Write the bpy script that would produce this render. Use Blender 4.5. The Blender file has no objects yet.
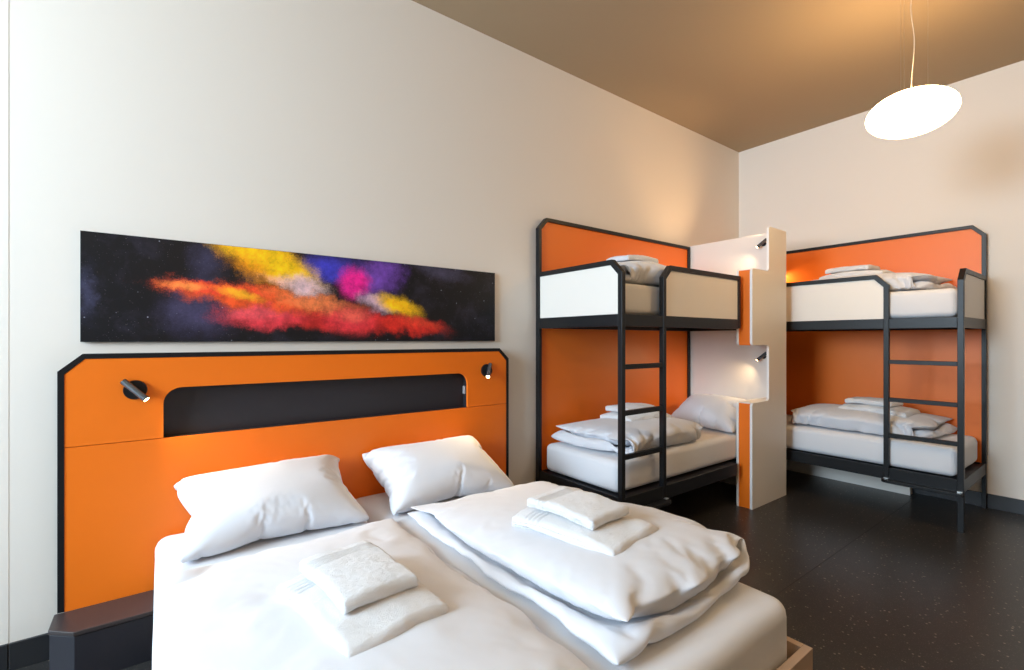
import bpy, bmesh, math, random
from mathutils import Vector, Matrix, noise
R = math.radians
SC = bpy.context.scene
COL = SC.collection
random.seed(7)

# ------------------------------------------------------------------ materials
MATS = {}
def mat(name, color, rough=.6, bump=0, bscale=50, spec=.5, metal=0, sheen=0, var=0, vscale=4, bdist=.004, emit=None, estr=0):
    if name in MATS: return MATS[name]
    m = bpy.data.materials.new(name); m.use_nodes = True
    nt = m.node_tree; b = nt.nodes['Principled BSDF']
    b.inputs['Base Color'].default_value = (*color, 1)
    b.inputs['Roughness'].default_value = rough
    b.inputs['Specular IOR Level'].default_value = spec
    b.inputs['Metallic'].default_value = metal
    if sheen:
        b.inputs['Sheen Weight'].default_value = sheen
    if emit:
        b.inputs['Emission Color'].default_value = (*emit, 1); b.inputs['Emission Strength'].default_value = estr
    tc = nt.nodes.new('ShaderNodeTexCoord')
    if var:
        n = nt.nodes.new('ShaderNodeTexNoise'); n.inputs['Scale'].default_value = vscale; n.inputs['Detail'].default_value = 4
        nt.links.new(tc.outputs['Object'], n.inputs['Vector'])
        mx = nt.nodes.new('ShaderNodeMix'); mx.data_type = 'RGBA'
        mx.inputs[6].default_value = (*[c*(1-var) for c in color], 1); mx.inputs[7].default_value = (*[min(1, c*(1+var)) for c in color], 1)
        nt.links.new(n.outputs['Fac'], mx.inputs[0]); nt.links.new(mx.outputs[2], b.inputs['Base Color'])
    if bump:
        n = nt.nodes.new('ShaderNodeTexNoise'); n.inputs['Scale'].default_value = bscale; n.inputs['Detail'].default_value = 6
        nt.links.new(tc.outputs['Object'], n.inputs['Vector'])
        bp = nt.nodes.new('ShaderNodeBump'); bp.inputs['Strength'].default_value = bump; bp.inputs['Distance'].default_value = bdist
        nt.links.new(n.outputs['Fac'], bp.inputs['Height']); nt.links.new(bp.outputs['Normal'], b.inputs['Normal'])
    MATS[name] = m
    return m

WALL = mat('painted plaster', (.845, .785, .71), .85, .05, 120, .3)
CEIL = mat('taupe ceiling paint', (.41, .31, .20), .8, .1, 90, .3)
WHITE_TRIM = mat('white paint', (.8, .8, .78), .5)
BASE = mat('dark baseboard', (.022, .023, .026), .45)
ORANGE = mat('orange laminate', (.90, .185, .008), .42, .04, 200, .4, var=.03, vscale=2)
BLACK = mat('black coated steel', (.009, .0095, .011), .38, .03, 200, .3)
CREAM = mat('cream laminate', (.80, .755, .69), .4, .03, 200, .4)
EDGE = mat('white board edge', (.86, .85, .83), .45)
LIT_ORANGE = mat('lamp-lit orange laminate', (.86, .42, .28), .45)  # orange infill with the reading lamp's glow put into its colour
DARK = mat('charcoal laminate', (.021, .0205, .027), .42, .05, 160)
LEDGE = mat('dark brown laminate', (.045, .036, .036), .38, .05, 160)
OAK = mat('light oak laminate', (.50, .36, .26), .5, .1, 90, var=.08, vscale=9)
LINEN = mat('white bed linen', (.69, .71, .76), .85, .10, 260, .2, sheen=.25, bdist=.002)
SHEET = mat('white fitted sheet', (.73, .745, .78), .85, .12, 30, .2, sheen=.2, bdist=.006)
TERRY = mat('white terry towelling', (.78, .79, .81), .95, .9, 420, .1, sheen=.5, bdist=.004)
STEEL = mat('brushed steel', (.7, .7, .68), .3, metal=1)
TUBE = mat('lamp tube', (.16, .18, .20), .25, metal=.7)
SOCKET = mat('grey socket plastic', (.35, .35, .36), .4)

def floor_mat():
    m = bpy.data.materials.new('speckled dark rubber floor'); m.use_nodes = True; nt = m.node_tree
    b = nt.nodes['Principled BSDF']; N = nt.nodes.new; L = nt.links.new
    tc = N('ShaderNodeTexCoord')
    v = N('ShaderNodeTexVoronoi'); v.inputs['Scale'].default_value = 42; L(tc.outputs['Object'], v.inputs['Vector'])
    r1 = N('ShaderNodeMapRange'); r1.inputs[1].default_value = .15; r1.inputs[2].default_value = .22; r1.inputs[3].default_value = 1; r1.inputs[4].default_value = 0
    L(v.outputs['Distance'], r1.inputs[0])
    sp = N('ShaderNodeSeparateColor'); L(v.outputs['Color'], sp.inputs[0])
    gt = N('ShaderNodeMath'); gt.operation = 'GREATER_THAN'; gt.inputs[1].default_value = .62; L(sp.outputs[0], gt.inputs[0])
    mu = N('ShaderNodeMath'); mu.operation = 'MULTIPLY'; L(r1.outputs[0], mu.inputs[0]); L(gt.outputs[0], mu.inputs[1])
    v2 = N('ShaderNodeTexVoronoi'); v2.inputs['Scale'].default_value = 110; L(tc.outputs['Object'], v2.inputs['Vector'])
    r2 = N('ShaderNodeMapRange'); r2.inputs[1].default_value = .12; r2.inputs[2].default_value = .25; r2.inputs[3].default_value = .35; r2.inputs[4].default_value = 0
    L(v2.outputs['Distance'], r2.inputs[0])
    ad = N('ShaderNodeMath'); ad.operation = 'MAXIMUM'; L(mu.outputs[0], ad.inputs[0]); L(r2.outputs[0], ad.inputs[1])
    n = N('ShaderNodeTexNoise'); n.inputs['Scale'].default_value = 14; n.inputs['Detail'].default_value = 5; L(tc.outputs['Object'], n.inputs['Vector'])
    mb = N('ShaderNodeMix'); mb.data_type = 'RGBA'; mb.inputs[6].default_value = (.023, .0225, .0225, 1); mb.inputs[7].default_value = (.037, .035, .0345, 1)
    L(n.outputs['Fac'], mb.inputs[0])
    mx = N('ShaderNodeMix'); mx.data_type = 'RGBA'; mx.inputs[7].default_value = (.27, .23, .19, 1)
    L(ad.outputs[0], mx.inputs[0]); L(mb.outputs[2], mx.inputs[6]); L(mx.outputs[2], b.inputs['Base Color'])
    b.inputs['Roughness'].default_value = .32; b.inputs['Specular IOR Level'].default_value = .4
    bp = N('ShaderNodeBump'); bp.inputs['Strength'].default_value = .15; bp.inputs['Distance'].default_value = .002
    n3 = N('ShaderNodeTexNoise'); n3.inputs['Scale'].default_value = 160; L(tc.outputs['Object'], n3.inputs['Vector'])
    L(n3.outputs['Fac'], bp.inputs['Height']); L(bp.outputs['Normal'], b.inputs['Normal'])
    return m
FLOOR = floor_mat()

# ------------------------------------------------------------------ mesh helpers
def new_bm(): return bmesh.new()
def box(bm, lo, hi, bev=0, seg=2):
    lo = Vector(lo); hi = Vector(hi)
    vs = bmesh.ops.create_cube(bm, size=1)['verts']
    for v in vs:
        v.co = Vector([(lo[k]+hi[k])/2+v.co[k]*abs(hi[k]-lo[k]) for k in range(3)])
    if bev:
        es = {e for v in vs for e in v.link_edges}
        bmesh.ops.bevel(bm, geom=list(es), offset=bev, segments=seg, profile=.5, affect='EDGES')
def prism(bm, pts, d0, d1, f):
    """extrude polygon pts (a,b) from d0 to d1; f(a,b,d)->xyz"""
    A = [bm.verts.new(f(a, b, d0)) for a, b in pts]; B = [bm.verts.new(f(a, b, d1)) for a, b in pts]
    n = len(pts)
    bm.faces.new(A); bm.faces.new(B[::-1])
    for i in range(n): bm.faces.new((A[i], B[i], B[(i+1) % n], A[(i+1) % n]))
def sweep(bm, path, w, d0, d1, f, closed=False):
    """rectangular bar of in-plane width w along path with mitred corners"""
    n = len(path); P = [Vector(p) for p in path]; L = []; Rr = []
    for i in range(n):
        dirs = []
        if i > 0 or closed: dirs.append((P[i]-P[i-1]).normalized())
        if i < n-1 or closed: dirs.append((P[(i+1) % n]-P[i]).normalized())
        if len(dirs) == 1: dirs *= 2
        nn = [Vector((-q.y, q.x)) for q in dirs]; m = (nn[0]+nn[1]).normalized(); k = w/2/max(.3, m.dot(nn[0]))
        L.append(P[i]+m*k); Rr.append(P[i]-m*k)
    rings = [[bm.verts.new(f(q[0], q[1], d)) for q, d in ((L[i], d0), (Rr[i], d0), (Rr[i], d1), (L[i], d1))] for i in range(n)]
    for i in range(n if closed else n-1):
        a = rings[i]; b = rings[(i+1) % n]
        for k in range(4): bm.faces.new((a[k], a[(k+1) % 4], b[(k+1) % 4], b[k]))
    if not closed: bm.faces.new(rings[0]); bm.faces.new(rings[-1][::-1])
def tube(bm, p0, p1, r0, r1=None, n=20, cap=True):
    p0 = Vector(p0); p1 = Vector(p1); r1 = r0 if r1 is None else r1
    q = (p1-p0).to_track_quat('Z', 'Y')
    A = []; B = []
    for i in range(n):
        a = 2*math.pi*i/n; e = Vector((math.cos(a), math.sin(a), 0))
        A.append(bm.verts.new(p0+q@(e*r0))); B.append(bm.verts.new(p1+q@(e*r1)))
    for i in range(n): bm.faces.new((A[i], A[(i+1) % n], B[(i+1) % n], B[i]))
    if cap: bm.faces.new(A[::-1]); bm.faces.new(B)
def polytube(bm, pts, r, n=8):
    pts = [Vector(p) for p in pts]; rings = []
    for i, p in enumerate(pts):
        d = (pts[min(i+1, len(pts)-1)]-pts[max(i-1, 0)]).normalized(); q = d.to_track_quat('Z', 'Y')
        rings.append([bm.verts.new(p+q@Vector((math.cos(2*math.pi*k/n)*r, math.sin(2*math.pi*k/n)*r, 0))) for k in range(n)])
    for a, b in zip(rings, rings[1:]):
        for k in range(n): bm.faces.new((a[k], a[(k+1) % n], b[(k+1) % n], b[k]))
    bm.faces.new(rings[0][::-1]); bm.faces.new(rings[-1])
def rootloc(o):
    v = Vector((0, 0, 0))
    while o is not None: v += o.location; o = o.parent
    return v
def obj(name, bm, material, parent=None, smooth=None, bev=0, loc=None):
    """link bm (world coordinates) as one object; its origin goes to loc, or to the parent's"""
    bmesh.ops.recalc_face_normals(bm, faces=bm.faces)
    me = bpy.data.meshes.new(name); bm.to_mesh(me); bm.free()
    off = rootloc(parent) if parent else Vector(loc or (0, 0, 0))
    me.transform(Matrix.Translation(-off))
    for m in (material if isinstance(material, (list, tuple)) else [material]): me.materials.append(m)
    o = bpy.data.objects.new(name, me); COL.objects.link(o)
    if parent: o.parent = parent
    else: o.location = off
    if smooth is not None:
        for p in me.polygons: p.use_smooth = True
        if smooth < 180: me.set_sharp_from_angle(angle=R(smooth))
    if bev:
        b = o.modifiers.new('bevel', 'BEVEL'); b.width = bev; b.segments = 2; b.limit_method = 'ANGLE'; b.angle_limit = R(40)
    return o
def thing(name, label, cat, loc=(0, 0, 0), group=None):
    o = bpy.data.objects.new(name, None); COL.objects.link(o); o.location = loc; o.empty_display_size = .1
    return tag(o, label, cat, group)
def tag(o, label, cat, group=None):
    o['label'] = label; o['category'] = cat
    if group: o['group'] = group
    return o
def struct(name, bm, m, **k):
    o = obj(name, bm, m, **k); o['kind'] = 'structure'; return o
def nvec(p): return Vector((noise.noise(p+Vector((31.7, 4.1, 9.3))), noise.noise(p+Vector((-12.9, 47.3, 3.1))), noise.noise(p+Vector((5.3, -21.7, 63.9)))))

# ------------------------------------------------------------------ cloth
def sheet_pair(nu, nv, fn, tf):
    V = []; F = []; idx = {}
    for side in (0, 1):
        for i in range(nu+1):
            for j in range(nv+1):
                b = i in (0, nu) or j in (0, nv)
                if side and b: idx[(1, i, j)] = idx[(0, i, j)]; continue
                p, n = fn(i/nu, j/nv); h = 0 if b else tf(i/nu, j/nv)
                idx[(side, i, j)] = len(V); V.append(p+n*(h if side == 0 else -h))
    for side in (0, 1):
        for i in range(nu):
            for j in range(nv):
                q = [idx[(side, i, j)], idx[(side, i+1, j)], idx[(side, i+1, j+1)], idx[(side, i, j+1)]]
                F.append(q if side == 0 else q[::-1])
    return V, F
def simulate(key, V, F, colliders, frames, pressure, self_col=True, mass=.05, bend=.1, tension=12):
    me = bpy.data.meshes.new('cloth'); me.from_pydata([tuple(v) for v in V], [], F); me.update()
    bm = bmesh.new(); bm.from_mesh(me); bmesh.ops.recalc_face_normals(bm, faces=bm.faces); bm.to_mesh(me); bm.free()
    ob = bpy.data.objects.new('cloth', me); COL.objects.link(ob)
    cols = []
    for lo, hi in colliders:
        bm = new_bm(); box(bm, lo, hi); m2 = bpy.data.meshes.new('collider'); bm.to_mesh(m2); bm.free()
        c = bpy.data.objects.new('collider', m2); COL.objects.link(c)
        c.modifiers.new('collision', 'COLLISION'); c.collision.thickness_outer = .004; c.collision.cloth_friction = 20
        cols.append(c)
    md = ob.modifiers.new('cloth', 'CLOTH'); s = md.settings
    s.quality = 5; s.mass = mass; s.tension_stiffness = tension; s.compression_stiffness = tension; s.shear_stiffness = tension*.5
    s.bending_stiffness = bend; s.tension_damping = 5; s.compression_damping = 5; s.shear_damping = 5; s.air_damping = 1.5
    s.use_pressure = True; s.uniform_pressure_force = pressure
    cs = md.collision_settings
    cs.distance_min = .004; cs.collision_quality = 2; cs.use_self_collision = self_col; cs.self_distance_min = .004
    md.point_cache.frame_start = 1; md.point_cache.frame_end = frames+1
    for f in range(1, frames+1): SC.frame_set(f)
    dg = bpy.context.evaluated_depsgraph_get()
    m = bpy.data.meshes.new_from_object(ob.evaluated_get(dg))
    out = [v.co.copy() for v in m.vertices]
    bpy.data.meshes.remove(m)
    for c in [ob]+cols:
        d = c.data; bpy.data.objects.remove(c); bpy.data.meshes.remove(d)
    SC.frame_set(1)
    print('SIMDIM', key, [(round(min(v[k] for v in out), 3), round(max(v[k] for v in out), 3)) for k in range(3)])
    return out
def wob(v, a, s, o=0): return nvec(Vector(v)*s+Vector((o, o*1.3, o*.7)))*a
def pillow_sim(key, W, D, tilt, seed, press, wall_y, frames=30, bend=.06, nu=72, nv=48):
    def fn(u, v):
        a = R(tilt); p = Vector((u*W, v*D*math.cos(a), v*D*math.sin(a)+.05))
        return p+wob(p, .012, 5, seed), Vector((0, -math.sin(a), math.cos(a)))
    V, F = sheet_pair(nu, nv, fn, lambda u, v: .03*min(1, 8*min(u, 1-u, v, 1-v))+.012)
    out = simulate(key, V, F, [((-1, -1, -.3), (2, 2, 0)), ((-1, wall_y, -.2), (2, wall_y+.3, 1))], frames, press, False, .03, bend)
    return out, F
def duvet_sim(key, W, L, gap, nu, nv, seed, frames, press, th=.015, bend=.06, mass=.05, w1=.02, w2=.008):
    r = gap/2; arc = math.pi*r; tot = 2*W+arc
    def fn(u, v):
        s = u*tot; y = v*L; g = .07*math.exp(-((s-W-arc/2)/.13)**2); y += g*(1-v)**6-g*v**6
        if s < W: p = Vector((s, y, .02)); n = Vector((0, 0, -1))
        elif s < W+arc:
            a = (s-W)/r; p = Vector((W+r*math.sin(a), y, .02+r-r*math.cos(a))); n = Vector((math.sin(a), 0, -math.cos(a)))
        else: p = Vector((W-(s-W-arc), y, .02+gap)); n = Vector((0, 0, 1))
        return p+wob(p, w1, 3.5, seed)+wob(p, w2, 11, seed), n
    V, F = sheet_pair(nu, nv, fn, lambda u, v: th*min(1, 6*min(u, 1-u)+.2, 6*min(v, 1-v)+.2))
    out = simulate(key, V, F, [((-2, -2, -.3), (3, 3, 0))], frames, press, True, mass, bend)
    return out, F
def taper(sim, a, b, L, z0=.055, k=.5):
    """flatten a duvet from factor a at y=0 to b at y=L"""
    V, F = sim
    g = lambda z: z*2.1 if z < z0 else z0*2.1+(z-z0)*k     # the folded-under layer stays as plump as the upper one
    return [Vector((v.x, v.y, g(v.z)*(a+(b-a)*min(1, max(0, v.y/L))))) for v in V], F
def soft(name, sim, M, material, loc=None):
    V, F = sim
    me = bpy.data.meshes.new(name); me.from_pydata([tuple(M@v) for v in V], [], F); me.update()
    if M.determinant() < 0: me.flip_normals()
    bm = bmesh.new(); bm.from_mesh(me); bmesh.ops.recalc_face_normals(bm, faces=bm.faces)
    bpy.data.meshes.remove(me)
    o = obj(name, bm, material, smooth=180, loc=loc)
    s = o.modifiers.new('subdivision', 'SUBSURF'); s.levels = 1; s.render_levels = 1
    return o
def TR(x, y, z): return Matrix.Translation((x, y, z))
def RZ(a): return Matrix.Rotation(R(a), 4, 'Z')
def SCL(x, y, z): return Matrix.Diagonal((x, y, z, 1))

# ------------------------------------------------------------------ room
XW, XE, YS, YN, H = -3.4, 5.52, -2.4, 2.87, 3.63
bm = new_bm(); box(bm, (XW-.2, YS-.2, -.1), (XE+.2, YN+.2, 0))
fl = struct('floor', bm, FLOOR)
bm = new_bm(); box(bm, (XW-.2, YS-.2, H), (XE+.2, YN+.2, H+.1)); struct('ceiling', bm, CEIL)
bm = new_bm(); box(bm, (-.5135, YN, 0), (XE+.2, YN+.2, H)); box(bm, (XW-.2, YN, 0), (-.5165, YN+.2, H))
box(bm, (-.52, YN+.004, 0), (-.51, YN+.2, H)); struct('wall_left', bm, WALL)
bm = new_bm(); box(bm, (XE, YS, 0), (XE+.2, YN, H)); struct('wall_back', bm, WALL)
bm = new_bm(); box(bm, (XW, YS-.2, 0), (XE+.2, YS, H)); struct('wall_rear', bm, mat('bounce-cutting wall tone', (.22, .16, .11), .8))  # unseen wall, its colour darkened to cut and warm the bounce light
WY0, WY1, WZ0, WZ1 = .6, 2.5, 1.4, 3.5
bm = new_bm()
box(bm, (XW-.2, YS-.2, 0), (XW, WY0, H)); box(bm, (XW-.2, WY1, 0), (XW, YN, H))
box(bm, (XW-.2, WY0, 0), (XW, WY1, WZ0)); box(bm, (XW-.2, WY0, WZ1), (XW, WY1, H))
struct('wall_window', bm, WALL)
bm = new_bm()
fx = lambda a, b, d: (d, a, b)
sweep(bm, [(WY0+.03, WZ0+.03), (WY1-.03, WZ0+.03), (WY1-.03, WZ1-.03), (WY0+.03, WZ1-.03)], .06, XW-.16, XW-.10, fx, closed=True)
struct('window_1', bm, WHITE_TRIM)
for nm, lo, hi in (('baseboard_left', (-.5135, YN-.014, 0), (XE, YN, .115)), ('baseboard_left_corner', (XW, YN-.014, 0), (-.5165, YN, .115)),
                   ('baseboard_back', (XE-.014, YS, 0), (XE, YN-.014, .118)), ('baseboard_rear', (XW, YS, 0), (XE-.014, YS+.014, .118)),
                   ('baseboard_window', (XW, YS+.014, 0), (XW+.014, YN-.014, .118))):
    bm = new_bm(); box(bm, lo, hi); struct(nm, bm, BASE, bev=.002)
for k, y in enumerate((1.197, -.6)):
    bm = new_bm(); box(bm, (XW, y-.0015, 0), (XE-.014, y+.0015, .0008)); struct('trim_%d' % (k+1), bm, BASE)

# ------------------------------------------------------------------ picture
def picture_material():
    m = bpy.data.materials.new('printed powder burst artwork'); m.use_nodes = True; nt = m.node_tree
    b = nt.nodes['Principled BSDF']; N = nt.nodes.new; L = nt.links.new
    b.inputs['Roughness'].default_value = .45; b.inputs['Specular IOR Level'].default_value = .3
    tc = N('ShaderNodeTexCoord')
    def nz(scale, detail=6, rough=.6, dist=0):
        n = N('ShaderNodeTexNoise'); n.inputs['Scale'].default_value = scale; n.inputs['Detail'].default_value = detail
        n.inputs['Roughness'].default_value = rough; n.inputs['Distortion'].default_value = dist
        L(tc.outputs['Object'], n.inputs['Vector']); return n
    def warp(scale, amt, detail=7, rough=.65):
        n = nz(scale, detail, rough)
        s = N('ShaderNodeVectorMath'); s.operation = 'SUBTRACT'; s.inputs[1].default_value = (.5, .5, .5); L(n.outputs['Color'], s.inputs[0])
        k = N('ShaderNodeVectorMath'); k.operation = 'SCALE'; k.inputs['Scale'].default_value = amt; L(s.outputs[0], k.inputs[0])
        a = N('ShaderNodeVectorMath'); a.operation = 'ADD'; L(tc.outputs['Object'], a.inputs[0]); L(k.outputs[0], a.inputs[1])
        f = N('ShaderNodeVectorMath'); f.operation = 'MULTIPLY'; f.inputs[1].default_value = (1, 0, 1); L(a.outputs[0], f.inputs[0])
        return f.outputs[0]
    W1 = warp(6, .24, 12, .72); W2 = warp(11, .11, 12, .72)
    grain = nz(230, 2, .8)
    def blob(col, cx, cz, rx, rz, ang=0, soft=.6, W=None, k=1.0):
        global _c
        mp = N('ShaderNodeMapping'); mp.vector_type = 'TEXTURE'
        mp.inputs['Location'].default_value = (cx, 0, cz); mp.inputs['Rotation'].default_value = (0, R(ang), 0); mp.inputs['Scale'].default_value = (rx, 1, rz)
        L(W or W1, mp.inputs[0])
        ln = N('ShaderNodeVectorMath'); ln.operation = 'LENGTH'; L(mp.outputs[0], ln.inputs[0])
        g = N('ShaderNodeMath'); g.operation = 'MULTIPLY_ADD'; g.inputs[1].default_value = .55; L(grain.outputs['Fac'], g.inputs[0]); L(ln.outputs['Value'], g.inputs[2])
        mr = N('ShaderNodeMapRange'); mr.interpolation_type = 'SMOOTHSTEP'
        mr.inputs[1].default_value = 1.27; mr.inputs[2].default_value = 1.27-soft; mr.inputs[3].default_value = 0; mr.inputs[4].default_value = k
        L(g.outputs[0], mr.inputs[0])
        return mr.outputs[0], col
    base = N('ShaderNodeMix'); base.data_type = 'RGBA'; base.inputs[6].default_value = (.0085, .0085, .011, 1); base.inputs[7].default_value = (.035, .033, .055, 1)
    nn = nz(6, 9, .7, .3); rr = N('ShaderNodeMapRange'); rr.inputs[1].default_value = .5; rr.inputs[2].default_value = .8
    L(nn.outputs['Fac'], rr.inputs[0]); L(rr.outputs[0], base.inputs[0])
    cur = base.outputs[2]
    # stars and dust
    for sc_, th_, cut, c_ in ((26, .10, .74, (.55, .6, .75)), (70, .12, .86, (.45, .40, .36)), (150, .22, .86, (.25, .22, .3))):
        v = N('ShaderNodeTexVoronoi'); v.inputs['Scale'].default_value = sc_; L(tc.outputs['Object'], v.inputs['Vector'])
        a = N('ShaderNodeMapRange'); a.inputs[1].default_value = 0; a.inputs[2].default_value = th_; a.inputs[3].default_value = 1; a.inputs[4].default_value = 0
        L(v.outputs['Distance'], a.inputs[0])
        s = N('ShaderNodeSeparateColor'); L(v.outputs['Color'], s.inputs[0])
        gt = N('ShaderNodeMath'); gt.operation = 'GREATER_THAN'; gt.inputs[1].default_value = cut; L(s.outputs[0], gt.inputs[0])
        mu = N('ShaderNodeMath'); mu.operation = 'MULTIPLY'; L(a.outputs[0], mu.inputs[0]); L(gt.outputs[0], mu.inputs[1])
        mx = N('ShaderNodeMix'); mx.data_type = 'RGBA'; mx.inputs[7].default_value = (*c_, 1); L(mu.outputs[0], mx.inputs[0]); L(cur, mx.inputs[6]); cur = mx.outputs[2]
    # position helper: photograph px -> artwork plane
    def px(u, v):
        f = 470.; a = math.atan2(629, f); tx = (u-512)/f
        dx = tx*math.sin(a)+math.cos(a); dy = -tx*math.cos(a)+math.sin(a); t = 2.85/dy
        return dx*t-.8415, 1.4+(339.5-v)/f*t-1.64
    B = []
    def add(col, u, v, rx, rz, ang=0, soft=.6, W=None, k=1.0): B.append(blob(col, *px(u, v), rx, rz, ang, soft, W, k))
    add((.13, .11, .25), 198, 312, .22, .20, 30, 1.0, W1, .4)
    add((.10, .10, .20), 84, 292, .06, .18, 0, 1.0, W1, .4)
    add((.11, .10, .22), 205, 262, .12, .18, 0, 1.0, W1, .3)
    add((.10, .09, .17), 440, 270, .34, .09, 10, 1.0, W1, .5)
    add((.05, .04, .30), 335, 268, .26, .14, 5, .8, W1, .95)         # blue
    add((.05, .05, .50), 328, 270, .18, .10, 0, .8, W2, .9)
    add((.19, .07, .45), 378, 278, .24, .17, -20, .9, W1, .95)       # violet
    add((.50, .02, .015), 350, 322, .66, .085, 3, .6, W1, .97)        # red base
    add((.80, .05, .07), 268, 315, .30, .095, -3, .7, W1, .95)
    add((.85, .10, .12), 258, 312, .22, .07, -3, .8, W2, .8)
    add((.70, .03, .02), 405, 324, .40, .075, 9, .7, W1, .9)
    add((.90, .10, .02), 255, 297, .52, .085, 5, .7, W1, .95)        # orange band
    add((.95, .32, .01), 262, 257, .36, .17, 30, .7, W1, 1)          # yellow cloud
    add((1.0, .60, .01), 280, 262, .34, .13, 32, .9, W1, 1)
    add((1.0, .55, .01), 240, 247, .22, .09, 15, .9, W2, .95)
    add((.80, .55, .62), 300, 286, .22, .075, 14, 1.0, W1, .9)       # pale lilac
    add((.95, .25, .08), 318, 303, .38, .06, 6, .9, W1, .85)
    add((.88, .02, .30), 354, 283, .13, .13, 0, .7, W2, 1)           # magenta
    add((.78, .50, .62), 378, 302, .18, .07, 12, 1.0, W1, .85)
    add((1.0, .55, .01), 400, 306, .22, .075, 16, .7, W2, 1)         # yellow puff
    add((.85, .05, .07), 350, 320, .24, .12, 0, .8, W2, .9)
    add((.92, .16, .10), 352, 316, .14, .06, 0, .9, W2, .7)
    add((.80, .06, .03), 420, 322, .24, .045, 12, .8, W2, .8)
    add((.95, .07, .03), 215, 289, .29, .042, 3, .6, W2, 1)          # streak
    add((1.0, .28, .06), 186, 286, .14, .03, 3, .9, W2, 1)
    add((1.0, .45, .02), 240, 294, .16, .04, 14, .9, W2, .95)
    mod = nz(17, 8, .75); mr = N('ShaderNodeMapRange'); mr.inputs[1].default_value = .25; mr.inputs[2].default_value = .75; mr.inputs[3].default_value = .5; mr.inputs[4].default_value = 1.6
    L(mod.outputs['Fac'], mr.inputs[0])
    for fac, col in B:
        mx = N('ShaderNodeMix'); mx.data_type = 'RGBA'; L(fac, mx.inputs[0]); L(cur, mx.inputs[6])
        sc2 = N('ShaderNodeVectorMath'); sc2.operation = 'SCALE'; sc2.inputs[0].default_value = col; L(mr.outputs[0], sc2.inputs['Scale'])
        L(sc2.outputs[0], mx.inputs[7]); cur = mx.outputs[2]
    L(cur, b.inputs['Base Color'])
    return m
pic = thing('wall_picture', 'long panoramic canvas of a colourful powder burst on black, hung above the orange headboard', 'picture', (.8415, 2.865, 1.64))
bm = new_bm(); box(bm, (-.29, 2.8505, 1.389), (1.973, 2.868, 1.89)); obj('canvas_edge', bm, mat('canvas edge', (.05, .05, .05), .6), pic, bev=.001)
bm = new_bm(); box(bm, (-.289, 2.850, 1.390), (1.972, 2.8507, 1.889)); obj('printed_artwork', bm, picture_material(), pic)

# ------------------------------------------------------------------ headboard
HY = 2.80
HL, HR, HT = -.358, 2.06, 1.336
xz = lambda a, b, d: (a, d, b)
hb = thing('headboard', 'wide orange headboard with black edging and a long dark niche behind the double bed', 'headboard', (.86, 2.86, .22))
c = .085
bm = new_bm(); sweep(bm, [(HL+.011, .217), (HL+.011, HT-c+.005), (HL+c, HT-.011), (HR-c, HT-.011), (HR-.011, HT-c+.005), (HR-.011, .0)], .022, HY-.002, 2.866, xz)
obj('edge_trim', bm, BLACK, hb)
NL, NR, NB, NT, rr_ = .010, 1.708, .930, 1.168, .075
il, ir, it = HL+.022, HR-.022, HT-.022
arcL = [(NL, NB), (NL, NT-rr_)]+[(NL+rr_-rr_*math.cos(t), NT-rr_+rr_*math.sin(t)) for t in [math.pi/2*k/8 for k in range(1, 9)]]
arcR = [(NR-rr_+rr_*math.sin(t), NT-rr_+rr_*math.cos(t)) for t in [math.pi/2*k/8 for k in range(0, 9)]]+[(NR, NB)]
up = [(il, NB), *arcL, *arcR, (ir, NB), (ir, HT-c-.005), (HR-c-.004, it), (HL+c+.004, it), (il, HT-c-.005)]
bm = new_bm(); prism(bm, up, HY, HY+.018, xz)
obj('upper_panel', bm, ORANGE, hb)
bm = new_bm(); box(bm, (il, HY, .215), (ir, HY+.018, NB-.003)); obj('lower_panel', bm, ORANGE, hb)
bm = new_bm(); box(bm, (NL-.03, 2.857, NB-.03), (NR+.03, 2.864, NT+.03)); box(bm, (NL-.03, HY+.0185, NB-.03), (NR+.03, 2.857, NB-.002)); box(bm, (NL-.03, HY+.0185, NT+.001), (NR+.03, 2.857, NT+.03))
box(bm, (NL-.03, HY+.0185, NB-.002), (NL, 2.857, NT+.001)); box(bm, (NR, HY+.0185, NB-.002), (NR+.03, 2.857, NT+.001))
nl = obj('niche_lining', bm, DARK, hb)
bm = new_bm(); box(bm, (NR-.012, 2.826, 1.02), (NR-.0005, 2.85, 1.075), .003); obj('socket', bm, SOCKET, nl)
ld = thing('bedside_ledge', 'low dark brown box ledge with a cut corner under the left end of the headboard', 'ledge', (-.2, 2.66, 0))
pl = [(-.368, 2.80), (-.368, 2.66), (-.283, 2.582), (-.026, 2.582), (-.026, 2.80)]
bm = new_bm(); prism(bm, [(a, b) for a, b in pl], .198, .216, lambda a, b, d: (a, b, d)); obj('ledge_top', bm, LEDGE, ld, bev=.003)
pl2 = [(-.364, 2.80), (-.364, 2.662), (-.281, 2.587), (-.026, 2.587), (-.026, 2.80)]
bm = new_bm(); prism(bm, pl2, 0, .195, lambda a, b, d: (a, b, d)); obj('ledge_body', bm, DARK, ld, bev=.002)

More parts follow.
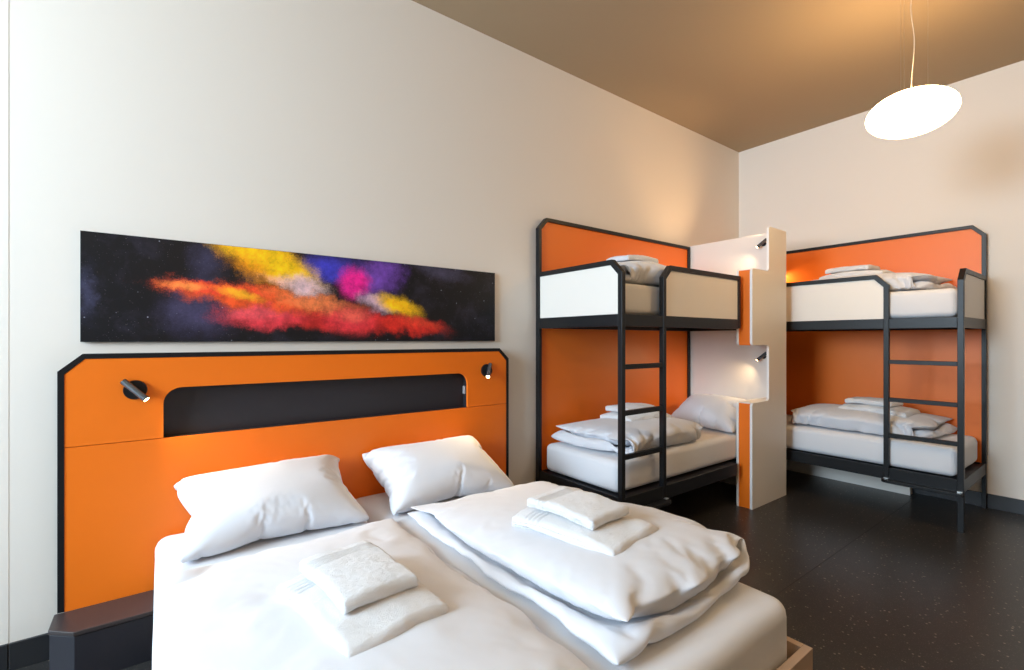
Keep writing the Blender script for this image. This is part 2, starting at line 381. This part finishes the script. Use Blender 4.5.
def reading_lamp(label, base, normal, aim, disc=.045, length=.13, power=3, group=None, off=.035, up=0, spread=110):
    base = Vector(base)+Vector(normal)*.0012; nrm = Vector(normal).normalized(); aim = Vector(aim).normalized()
    t = thing('reading_lamp', label, 'lamp', base, group)
    bm = new_bm(); tube(bm, base, base+nrm*.012, disc, disc*.97, 32); d = obj('wall_disc', bm, BLACK, t, smooth=40)
    c0 = base+nrm*off
    bm = new_bm(); tube(bm, base+nrm*.008, c0, .008, n=12); obj('arm', bm, BLACK, t, smooth=40)
    bm = new_bm(); a = c0-aim*length*.5; b_ = c0+aim*length*.5; tube(bm, a, b_, .0145, n=24, cap=False); tube(bm, a, a+aim*.002, .0145, n=24); tube(bm, b_-aim*.006, b_-aim*.004, .0135, n=24)
    obj('lamp_tube', bm, TUBE, t, smooth=40)
    bm = new_bm(); tube(bm, b_-aim*.003, b_-aim*.0005, .0125, .0125, 20)
    obj('lamp_lens', bm, mat('warm lens', (.9, .8, .6), .3, emit=(1, .68, .32), estr=14), t, smooth=40)
    l = bpy.data.lights.new('reading_light', 'SPOT'); l.energy = power; l.color = (1, .72, .42); l.spot_size = R(spread); l.spot_blend = 1; l.shadow_soft_size = .012
    lo = bpy.data.objects.new('reading_light', l); COL.objects.link(lo); lo.parent = t; lo.location = b_+aim*.004-base
    lo.rotation_euler = aim.to_track_quat('-Z', 'Y').to_euler()
    if up:      # added spot by the capped tube end, puts a warm fan up the wall
        l2 = bpy.data.lights.new('added_up_light', 'SPOT'); l2.energy = up; l2.color = (1, .62, .30); l2.spot_size = R(80); l2.spot_blend = .9; l2.shadow_soft_size = .012
        l3 = bpy.data.objects.new('added_up_light', l2); COL.objects.link(l3); l3.parent = t; l3.location = a-aim*.004-base+nrm*.02
        l3.rotation_euler = Vector((-.25, .75, .62)).to_track_quat('-Z', 'Y').to_euler()
    return t
LG = 'reading lamps'
reading_lamp('black reading lamp at the left end of the headboard, tube pointing down right', (-.095, HY, 1.166), (0, -1, 0), (.62, -.33, -.62), power=12)
reading_lamp('black reading lamp at the right end of the headboard, its lit end facing the room', (1.862, HY, 1.180), (0, -1, 0), (-.5, -.55, -.62), power=14)

# ------------------------------------------------------------------ double bed
db = thing('double_bed', 'double bed base of light oak boards in front of the orange headboard', 'bed', (.877, 1.75, 0))
bx0, bx1, by0, by1, bz = -.012, 1.862, .70, 2.79, .30
bm = new_bm(); box(bm, (bx0, by0, .06), (bx1, by0+.028, bz)); obj('foot_board', bm, OAK, db, bev=.0015)
for xx in (bx0, bx1-.028):
    bm = new_bm(); box(bm, (xx, by0+.0285, .06), (xx+.028, by1 if xx > .5 else 2.57, bz if xx > .5 else .2)); obj('side_board', bm, OAK, db, bev=.0015)
bm = new_bm(); box(bm, (bx0+.029, by0+.029, .16), (bx1-.029, 2.57, .20)); obj('slat_platform', bm, DARK, db)
for xx in (bx0+.03, bx1-.11):
    for yy in (by0+.03, 2.45):
        bm = new_bm(); box(bm, (xx, yy, 0), (xx+.08, yy+.08, .159)); obj('leg', bm, DARK, db)

def mattress(name, lo, hi, label, group, seed, r=.055):
    bm = new_bm(); box(bm, lo, hi, r, 5)
    es = [e for e in bm.edges if e.calc_length() > .15]
    bmesh.ops.subdivide_edges(bm, edges=es, cuts=22, use_grid_fill=True)
    for v in bm.verts:
        w = noise.noise(v.co*2.3+Vector((seed, 0, 0)))*.008+noise.noise(v.co*7+Vector((0, seed, 0)))*.003
        cx = Vector(((lo[0]+hi[0])/2, (lo[1]+hi[1])/2, (lo[2]+hi[2])/2)); d = v.co-cx
        n = Vector((d.x/(hi[0]-lo[0]), d.y/(hi[1]-lo[1]), d.z/(hi[2]-lo[2]))); n = Vector([q if abs(q) > .4 else 0 for q in n])
        if v.co.z < lo[2]+.01: continue
        v.co += n*w
        # corners of the cover pull in slightly towards the bottom
    o = obj(name, bm, SHEET, smooth=180, loc=((lo[0]+hi[0])/2, (lo[1]+hi[1])/2, lo[2]))
    return tag(o, label, 'mattress', group)
mattress('mattress', (-.020, .745, .202), (.875, 2.785, .475), 'left mattress of the double bed, under white sheet beside the low dark ledge', 'double bed mattresses', 1.3)
mattress('mattress', (.882, .745, .202), (1.808, 2.785, .475), 'right mattress of the double bed, its rounded foot corner bare near the oak board', 'double bed mattresses', 5.1)

PG = 'white pillows'
DG = 'folded white duvets'
pA = pillow_sim('pillowA', .84, .60, 34, 2.2, 9, .47)
pB = pillow_sim('pillowB', .84, .60, 34, 8.4, 9, .47)
def put_pillow(sim, M, label, group=PG): return tag(soft('pillow', sim, M, LINEN, loc=M@Vector((.4, .2, 0))), label, 'pillow', group)
put_pillow(pA, TR(.025, 2.325, .478)@RZ(0), 'white pillow on the left half of the double bed, propped on the headboard')
put_pillow(pB, TR(.93, 2.31, .478)@RZ(0), 'white pillow on the right half of the double bed, propped on the headboard')

dR = taper(duvet_sim('duvetR', .76, 1.42, .20, 84, 84, 3, 34, 3.0, bend=.02, w1=.035, w2=.014), .93, .46, 1.4)
dL = taper(duvet_sim('duvetL', .88, 1.60, .12, 84, 84, 13, 28, 2.0, bend=.02, w1=.045, w2=.008), .50, .62, 1.6, 0, 1)
dK = taper(duvet_sim('duvetK', .60, 1.12, .21, 76, 76, 23, 34, 4.5, bend=.03, w1=.03, w2=.012), .84, .80, 1.1)
def put_duvet(sim, M, label, group=DG): return tag(soft('duvet', sim, M, LINEN, loc=M@Vector((.35, .6, 0))), label, 'duvet', group)
dvR = put_duvet(dR, TR(1.0, .84, .478), 'thick folded duvet on the right half of the double bed, foot end showing two layers')
dvL = put_duvet(dL, TR(.948, 2.26, .478)@RZ(180), 'flatter folded duvet on the left half of the double bed, nearest the camera')

# ------------------------------------------------------------------ towels
def towel_mesh(name, W, L, Ht, M, seed, bow=(0, 0)):
    """folded terry towel: soft rounded slab, roll fold in front, woven bands near the far end"""
    bm = new_bm()
    def col(n, w, r):       # sample positions with rounded ends
        k = 5
        e = [r-r*math.cos(math.pi/2*i/k) for i in range(k+1)]
        m = [r+(w-2*r)*i/n for i in range(1, n)]
        return e+m+[w-q for q in e[::-1]]
    def ringpts(w, h, r, n):
        """closed rounded rectangle of width w (y) and height h (z)"""
        P = []; k = 6
        for cx, cz, a0 in ((w-r, h-r, 0), (r, h-r, 90), (r, r, 180), (w-r, r, 270)):
            for i in range(k+1):
                t = R(a0+90*i/k); P.append((cx+r*math.cos(t), cz+r*math.sin(t)))
        out = []
        for i in range(len(P)):
            y0, z0 = P[i]; y1, z1 = P[(i+1) % len(P)]
            q = max(1, int(math.hypot(y1-y0, z1-z0)/.0042))
            for j in range(q): out.append((y0+(y1-y0)*j/q, z0+(z1-z0)*j/q))
        return out
    prof = ringpts(L, Ht, Ht*.46, 0); rs = Ht*.42
    xs = [rs*(1-math.cos(math.pi/2*i/5)) for i in range(6)]; nx = int(W/.0085)
    xs = xs+[rs+(W-2*rs)*i/nx for i in range(1, nx)]+[W-q for q in xs[::-1]]
    def place(x, y, z):
        e = min(x, W-x); top = z > Ht*.62
        if top:
            for bpos in (.70, .745, .79, .835):
                dd = abs(y-L*bpos)
                if dd < .0055: z -= .0085*(1-dd/.0055)
        for k in (1, 2):       # shallow grooves where the layers meet, on the long sides only
            if e < .006 and abs(z-Ht*k/3) < .004: x += math.copysign(.004*(1-abs(z-Ht*k/3)/.004), W/2-x)
        q = Vector((x, y, z)); n_ = nvec(q*8+Vector((seed*3.1, 0, 0)))*.008+nvec(q*26+Vector((seed, 5, 0)))*.0012+nvec(q*110+Vector((seed, 3, 0)))*.0018
        u, v = x/W-.5, y/L-.5
        q.z += -bow[0]*4*u*u-bow[1]*4*v*v
        return M@(q+n_)
    rings = []
    for x in xs:
        e = min(x, W-x); ins = rs-math.sqrt(max(0, rs*rs-(rs-e)**2)) if e < rs else 0
        rings.append([bm.verts.new(place(x, min(max(y, ins), L-ins), min(max(z, ins), Ht-ins))) for y, z in prof])
    k = len(prof)
    for a, b in zip(rings, rings[1:]):
        for j in range(k): bm.faces.new((a[j], a[(j+1) % k], b[(j+1) % k], b[j]))
    bm.faces.new(rings[0]); bm.faces.new(rings[-1][::-1])
    bmesh.ops.triangulate(bm, faces=[f for f in bm.faces if len(f.verts) > 4])
    return obj(name, bm, TERRY, smooth=180, loc=M@Vector((W/2, L/2, 0)))
def surface(o, x, y, rx, ry):
    """height of a soft thing over a small footprint"""
    zs = sorted((v.co.z+o.location.z for v in o.data.vertices if abs(v.co.x+o.location.x-x) < rx and abs(v.co.y+o.location.y-y) < ry), reverse=True)
    return zs[int(len(zs)*.015)] if zs else 0
def towels(on, x, y, rot, lab_big, lab_small, dx=.05, dy=.11, seed=1, flip=False, s=1.0):
    z = surface(on, x, y, .15, .15)-.004
    on_rot = rot
    M = TR(x, y, z+.003)@RZ(rot)
    a = towel_mesh('bath_towel', .33*s, .50*s, .046, M@TR(-.165*s, -.25*s, 0), seed, (.016, .022)); tag(a, lab_big, 'towel', 'folded bath towels')
    b = towel_mesh('hand_towel', .245*s, .355*s, .042, M@RZ(-2)@TR(-.165*s+dx*s, -.25*s+dy*s, .0525), seed+7, (.008, .010)); tag(b, lab_small, 'towel', 'folded hand towels')
towels(dvL, .50, 1.47, 9, 'larger folded towel lying under a smaller one on the left duvet of the double bed', 'smaller folded towel topmost of the pair on the left duvet of the double bed', seed=1)
towels(dvR, 1.375, 1.36, 9, 'larger folded towel lying under a smaller one on the right duvet of the double bed', 'smaller folded towel topmost of the pair on the right duvet of the double bed', seed=4)

# ------------------------------------------------------------------ bunk beds
def bunk(side):
    left = side == 'left'
    if left:
        X0, Y0 = 2.36, 1.985
        def T(l, d, z): return (X0+l, Y0+d, z)
        base = (X0+1.03, Y0+.43, 0); GL = 1.4725
        label = 'black framed bunk bed with orange back along the left wall, behind the double bed'
    else:
        X0, Y0 = 4.638, .765
        def T(l, d, z): return (X0+d, Y0+l, z)
        base = (X0+.43, Y0+1.03, 0); GL = 2.0425
        label = 'black framed bunk bed with orange back along the far wall, right of the cream divider'
    LEN = 2.05; w = .035; hw = w/2; DB = .862
    root = thing('bunk_bed', label, 'bunk bed', base, 'bunk beds')
    fl_ = lambda a, b, d: T(a, d, b)      # path in (l,z), depth d
    fd_ = lambda a, b, l: T(l, a, b)      # path in (d,z), depth along l
    def bx(l0, l1, d0, d1, z0, z1, bm=None):
        bm = bm or new_bm(); p = T(l0, d0, z0); q = T(l1, d1, z1)
        box(bm, [min(a, b) for a, b in zip(p, q)], [max(a, b) for a, b in zip(p, q)]); return bm
    # back frame and panel
    bm = new_bm(); sweep(bm, [(.014, .012), (.014, 2.268), (.086, 2.347), (LEN-.014, 2.347), (LEN-.014, .012)], .028, DB-.042, DB, fl_)
    bf = obj('back_frame', bm, BLACK, root, bev=.002)
    bm = new_bm(); prism(bm, [(.028, .29), (.028, 2.262), (.092, 2.333), (LEN-.028, 2.333), (LEN-.028, .29)], DB-.024, DB-.008, fl_)
    obj('back_panel', bm, ORANGE, root)
    # end guard post + rail in one bent tube
    bm = new_bm(); sweep(bm, [(hw, .012), (hw, 1.828), (.092, 1.906), (DB-.0425, 1.906)], w, 0, w, fd_)
    obj('corner_post', bm, BLACK, root, bev=.002)
    bm = new_bm(); prism(bm, [(w, 1.566), (w, 1.822), (.098, 1.8885), (DB-.0425, 1.8885), (DB-.0425, 1.566)], .010, .024, fd_)
    obj('end_guard_panel', bm, CREAM, root)
    # front guard
    ll = .4535
    bm = new_bm(); sweep(bm, [(ll, .30), (ll, 1.828), (ll+.073, 1.906), (GL, 1.906), (GL, 1.49)], w, 0, w, fl_)
    obj('guard_rail', bm, BLACK, root, bev=.002)
    bm = new_bm(); prism(bm, [(ll+hw, 1.566), (ll+hw, 1.822), (ll+.080, 1.8885), (GL-hw, 1.8885), (GL-hw, 1.566)], .010, .024, fl_)
    obj('front_guard_panel', bm, CREAM, root)
    # bed rails
    le = GL+hw
    for z0, z1, nm in ((1.486, 1.5655, 'upper_bed_rail'), (.285, .378, 'lower_bed_rail')):
        bm = new_bm()
        f0 = .030
        bx(ll+hw+.0005, le-.036 if nm[0] == 'u' else le-(.05 if left else 0), .003, f0, z0, z1, bm); bx(w+.0005, ll-hw-.0005, .003, f0, z0, z1, bm)
        bx(.003, .030, w+.0005, DB-.043, z0, z1, bm); bx(LEN-.032, LEN-.004, .085 if left else w, DB-.043, z0, z1, bm)
        bx(w, LEN-w, DB-.060, DB-.0425, z0, z1, bm)
        o = obj(nm, bm, BLACK, root, bev=.002)
        bm = bx(.031, LEN-.033, .0805, DB-.061, z1-.030, z1-.012)
        bx(.031, le, .031, .0800, z1-.030, z1-.012, bm)
        obj('mattress_base', bm, DARK, root)
    # ladder
    for z in (1.222, .922, .637):
        bm = bx(w+.0005, ll-hw-.0005, .004, .031, z-.016, z+.016); obj('ladder_rung', bm, BLACK, root, bev=.002)
    bm = new_bm(); pts = [(.002, .0), (.002, -.055)]
    rc = .05; e = ll+hw+.012
    pts += [(e-rc+rc*math.sin(t), -.055+rc-rc*math.cos(t)) for t in [math.pi/2*k/6 for k in range(7)]] + [(e, -.001)]
    prism(bm, pts, .268, .292, lambda a, b, z: T(a, b, z)); o = obj('ladder_step', bm, BLACK, root, bev=.003)
    for l0 in (.004, ll-.016):
        bm = bx(l0, l0+.03, -.022, -.001, .2925, .300); obj('bracket', bm, STEEL, o, bev=.002)
    for l0, d0 in ((0, 0), (0, DB-.042), (LEN-w, DB-.042)):
        bm = bx(l0+.001, l0+w-.001, d0+.001, d0+w-.001, 0, .0118); obj('foot_cap', bm, mat('black rubber', (.01, .01, .01), .6), root)
    if not left:
        bm = bx(LEN-w, LEN, 0, w, .0, .284); obj('corner_leg', bm, BLACK, root, bev=.002)
    # bedding
    wh = 'left bunk bed' if left else 'right bunk bed'
    for z0, nm in ((.380, 'lower'), (1.5675, 'upper')):
        if left: lo, hi = (X0+.036, Y0+.066, z0), (X0+2.035, Y0+DB-.063, z0+.215)
        else: lo, hi = (X0+.042, Y0+.045, z0), (X0+DB-.063, Y0+2.02, z0+.215)
        if z0 > 1: lo = (lo[0]+.0, lo[1]+.0, z0)
        mattress('mattress', lo, hi, 'white mattress on the %s bunk of the %s' % (nm, wh), 'bunk bed mattresses', z0*3+(7 if left else 0), r=.045)
        zt = z0+.219
        up_ = nm == 'upper'
        if left:
            M = TR(X0+.08, Y0+.775, zt)@RZ(-90)
            if up_: M = TR(X0+.06, Y0+.785, zt)@RZ(-90)
            dv_ = put_duvet(dK, M, 'folded duvet on the %s bunk of the %s' % (nm, wh))
            towels(dv_, X0+.72, Y0+.46, 88, 'larger folded towel under a smaller one on the %s bunk of the %s' % (nm, wh), 'smaller folded towel topmost of the pair on the %s bunk of the %s' % (nm, wh), seed=11+z0)
            if not up_:
                put_pillow(pB, TR(X0+1.50, Y0+.74, zt)@RZ(-90)@SCL(.83, .84, .95), 'white pillow against the cream divider on the lower bunk of the left bunk bed')
        else:
            M = TR(X0+.80, Y0+1.30, zt)@RZ(180)@SCL(1, 1.02, 1)
            dv_ = put_duvet(dK, M, 'folded duvet on the %s bunk of the %s' % (nm, wh))
            towels(dv_, X0+.42, Y0+(.78 if up_ else .62), -4, 'larger folded towel under a smaller one on the %s bunk of the %s' % (nm, wh), 'smaller folded towel topmost of the pair on the %s bunk of the %s' % (nm, wh), seed=21+z0)
bunk('left'); bunk('right')
bm = new_bm(); box(bm, (5.385, 1.24, 0), (5.455, 2.77, .262)); o = obj('plinth_box', bm, WALL, loc=(5.42, 2, 0), bev=.002)
tag(o, 'low white boxed plinth on the floor under the right bunk bed', 'plinth')

# ------------------------------------------------------------------ divider
dv = thing('room_divider', 'cream stepped divider panel with orange edge infill standing between the two bunk beds', 'divider', (4.25, 1.98, 0))
def rpoly(pts, r=.028, n=6):
    out = []; m = len(pts)
    for i, (p, rd) in enumerate(pts):
        if not rd: out.append(p); continue
        a = Vector(pts[i-1][0]); b = Vector(p); c_ = Vector(pts[(i+1) % m][0])
        d1 = (a-b).normalized(); d2 = (c_-b).normalized(); o = b+d1*r+d2*r
        for k in range(n+1):
            t = math.pi/2*k/n; out.append(tuple(o-d2*r*math.cos(t)-d1*r*math.sin(t)))
    return out
xp, xr, xe = 3.890, 4.180, 4.510
prof = rpoly([((xe, 0), 0), ((xe, 2.372), 0), ((xr, 2.372), 1), ((xr, 1.987), 1), ((xp, 1.987), 1), ((xp, 1.352), 1), ((xr, 1.352), 1), ((xr, .876), 1), ((xp, .876), 1), ((xp, 0), 0)])
bm = new_bm(); prism(bm, prof, 1.911, 1.931, xz)
for f in bm.faces:
    n = f.normal if f.normal.length > 0 else None
bmesh.ops.recalc_face_normals(bm, faces=bm.faces); bm.normal_update()
for f in bm.faces: f.material_index = 0 if abs(f.normal.y) > .5 else 1
obj('front_board', bm, [CREAM, EDGE], dv, bev=.001)
for z0, z1 in ((0, .876), (1.352, 1.987)):
    bm = new_bm(); prism(bm, rpoly([((4.415, z0), 0), ((4.415, z1), 0), ((xp, z1), 1), ((xp, z0), 1 if z0 > 0 else 0)]), 2.025, 2.043, xz); bm.normal_update()
    bmesh.ops.recalc_face_normals(bm, faces=bm.faces); bm.normal_update()
    for f in bm.faces: f.material_index = 0 if abs(f.normal.y) > .5 else 1
    obj('inner_board', bm, [CREAM, EDGE], dv, bev=.001)
    bm = new_bm(); box(bm, (xp+.008, 1.9315, z0), (xp+.020, 2.0245, z1-.010)); obj('edge_infill', bm, ORANGE, dv)
    bm = new_bm(); box(bm, (xp+.030, 1.9315, z1-.018), (4.415, 2.0245, z1-.002)); obj('shelf_cap', bm, CREAM, dv)
bm = new_bm(); box(bm, (4.42, 2.0245, 0), (xe, 2.868, 2.370)); obj('end_panel', bm, CREAM, dv, bev=.001)
bm = new_bm(); box(bm, (4.425, 1.9315, 0), (xe, 2.024, 2.368)); obj('side_infill', bm, LIT_ORANGE, dv)
reading_lamp('small black reading lamp at the top of the divider, above the upper bunk', (4.42, 2.065, 2.275), (-1, 0, 0), (-.46, .60, -.66), disc=.022, length=.105, power=9, off=.04, up=20, spread=140)
reading_lamp('small black reading lamp halfway up the divider, above the lower bunk', (4.42, 2.065, 1.245), (-1, 0, 0), (-.46, .60, -.66), disc=.022, length=.105, power=9, off=.04, spread=140)

reading_lamp('reading lamp lighting the orange back of the right bunk bed at its divider end', (5.4755, 2.44, 2.17), (-1, 0, 0), (-.3, -.62, -.60), disc=.03, length=.105, power=12, off=.035, spread=150)

# ------------------------------------------------------------------ pendant
def pendant(PX, PY, PZ, label, sag):
    pe = thing('pendant_lamp', label, 'lamp', (PX, PY, PZ), 'oval pendant lamps')
    bm = new_bm(); bmesh.ops.create_uvsphere(bm, u_segments=48, v_segments=32, radius=1)
    for v in bm.verts: v.co = Vector((v.co.x*.226+PX, v.co.y*.226+PY, math.copysign(abs(v.co.z)**1.05, v.co.z)*.128+PZ))
    obj('lamp_shade', bm, mat('glowing opal glass', (.9, .85, .75), .4, emit=(1, .64, .29), estr=26), pe, smooth=180)
    bm = new_bm(); pts = []
    for k in range(25):
        t = k/24; pts.append((PX-.01+.006*math.sin(t*14+sag), PY-.012+.008*math.sin(t*9+1), PZ+.125+t*(H-.03-PZ-.125)))
    polytube(bm, pts, .0025); obj('power_cable', bm, mat('pale cable', (.75, .65, .5), .5), pe, smooth=180)
    for a in (0, 120, 240):
        bm = new_bm(); x, y = PX+.08*math.cos(R(a+50)), PY+.08*math.sin(R(a+50)); tube(bm, (x, y, PZ+.12), (x, y, H-.004), .0007, n=6); obj('suspension_wire', bm, STEEL, pe)
    bm = new_bm(); tube(bm, (PX, PY, H-.03), (PX, PY, H-.001), .1, n=32); obj('ceiling_rose', bm, WHITE_TRIM, pe, smooth=40)
pendant(3.715, .852, 2.798, 'glowing white flattened oval pendant lamp hanging from the ceiling near the bunk beds', 0)
pendant(.7, -1.25, 2.805, 'added unseen oval pendant lamp behind the camera, for warm fill light', 1)  # added out of view to warm the faces turned from the window

# ------------------------------------------------------------------ light
def area(name, loc, rot, sx, sy, e, col, spread=180):
    l = bpy.data.lights.new(name, 'AREA'); l.shape = 'RECTANGLE'; l.size = sx; l.size_y = sy; l.energy = e; l.color = col; l.spread = R(spread)
    o = bpy.data.objects.new(name, l); COL.objects.link(o); o.location = loc; o.rotation_euler = [R(a) for a in rot]
    return o
# daylight through the window opening (local -Z points +X)
area('window_daylight', (XW-.19, (WY0+WY1)/2, (WZ0+WZ1)/2), (0, -90, 0), WZ1-WZ0, WY1-WY0, 380, (.64, .83, 1.0))
w = bpy.data.worlds.new('world'); SC.world = w; w.use_nodes = True
w.node_tree.nodes['Background'].inputs[0].default_value = (.75, .85, 1, 1); w.node_tree.nodes['Background'].inputs[1].default_value = 1.0

# ------------------------------------------------------------------ camera
cd = bpy.data.cameras.new('camera'); cam = bpy.data.objects.new('camera', cd); COL.objects.link(cam)
ang = math.atan2(629, 470.)
cam.location = (0, 0, 1.4); cam.rotation_euler = (math.pi/2, 0, ang-math.pi/2)
cd.sensor_width = 36; cd.lens = 36*470/1024; cd.shift_y = 4.5/1024; cd.clip_start = .02
SC.camera = cam
vs = SC.view_settings; vs.view_transform = 'Standard'; vs.look = 'None'; vs.gamma = 1; vs.use_curve_mapping = False
vs.exposure = 0.17
SC.cycles.use_denoising = True
SC.cycles.max_bounces = 10; SC.cycles.diffuse_bounces = 6; SC.cycles.sample_clamp_indirect = 6
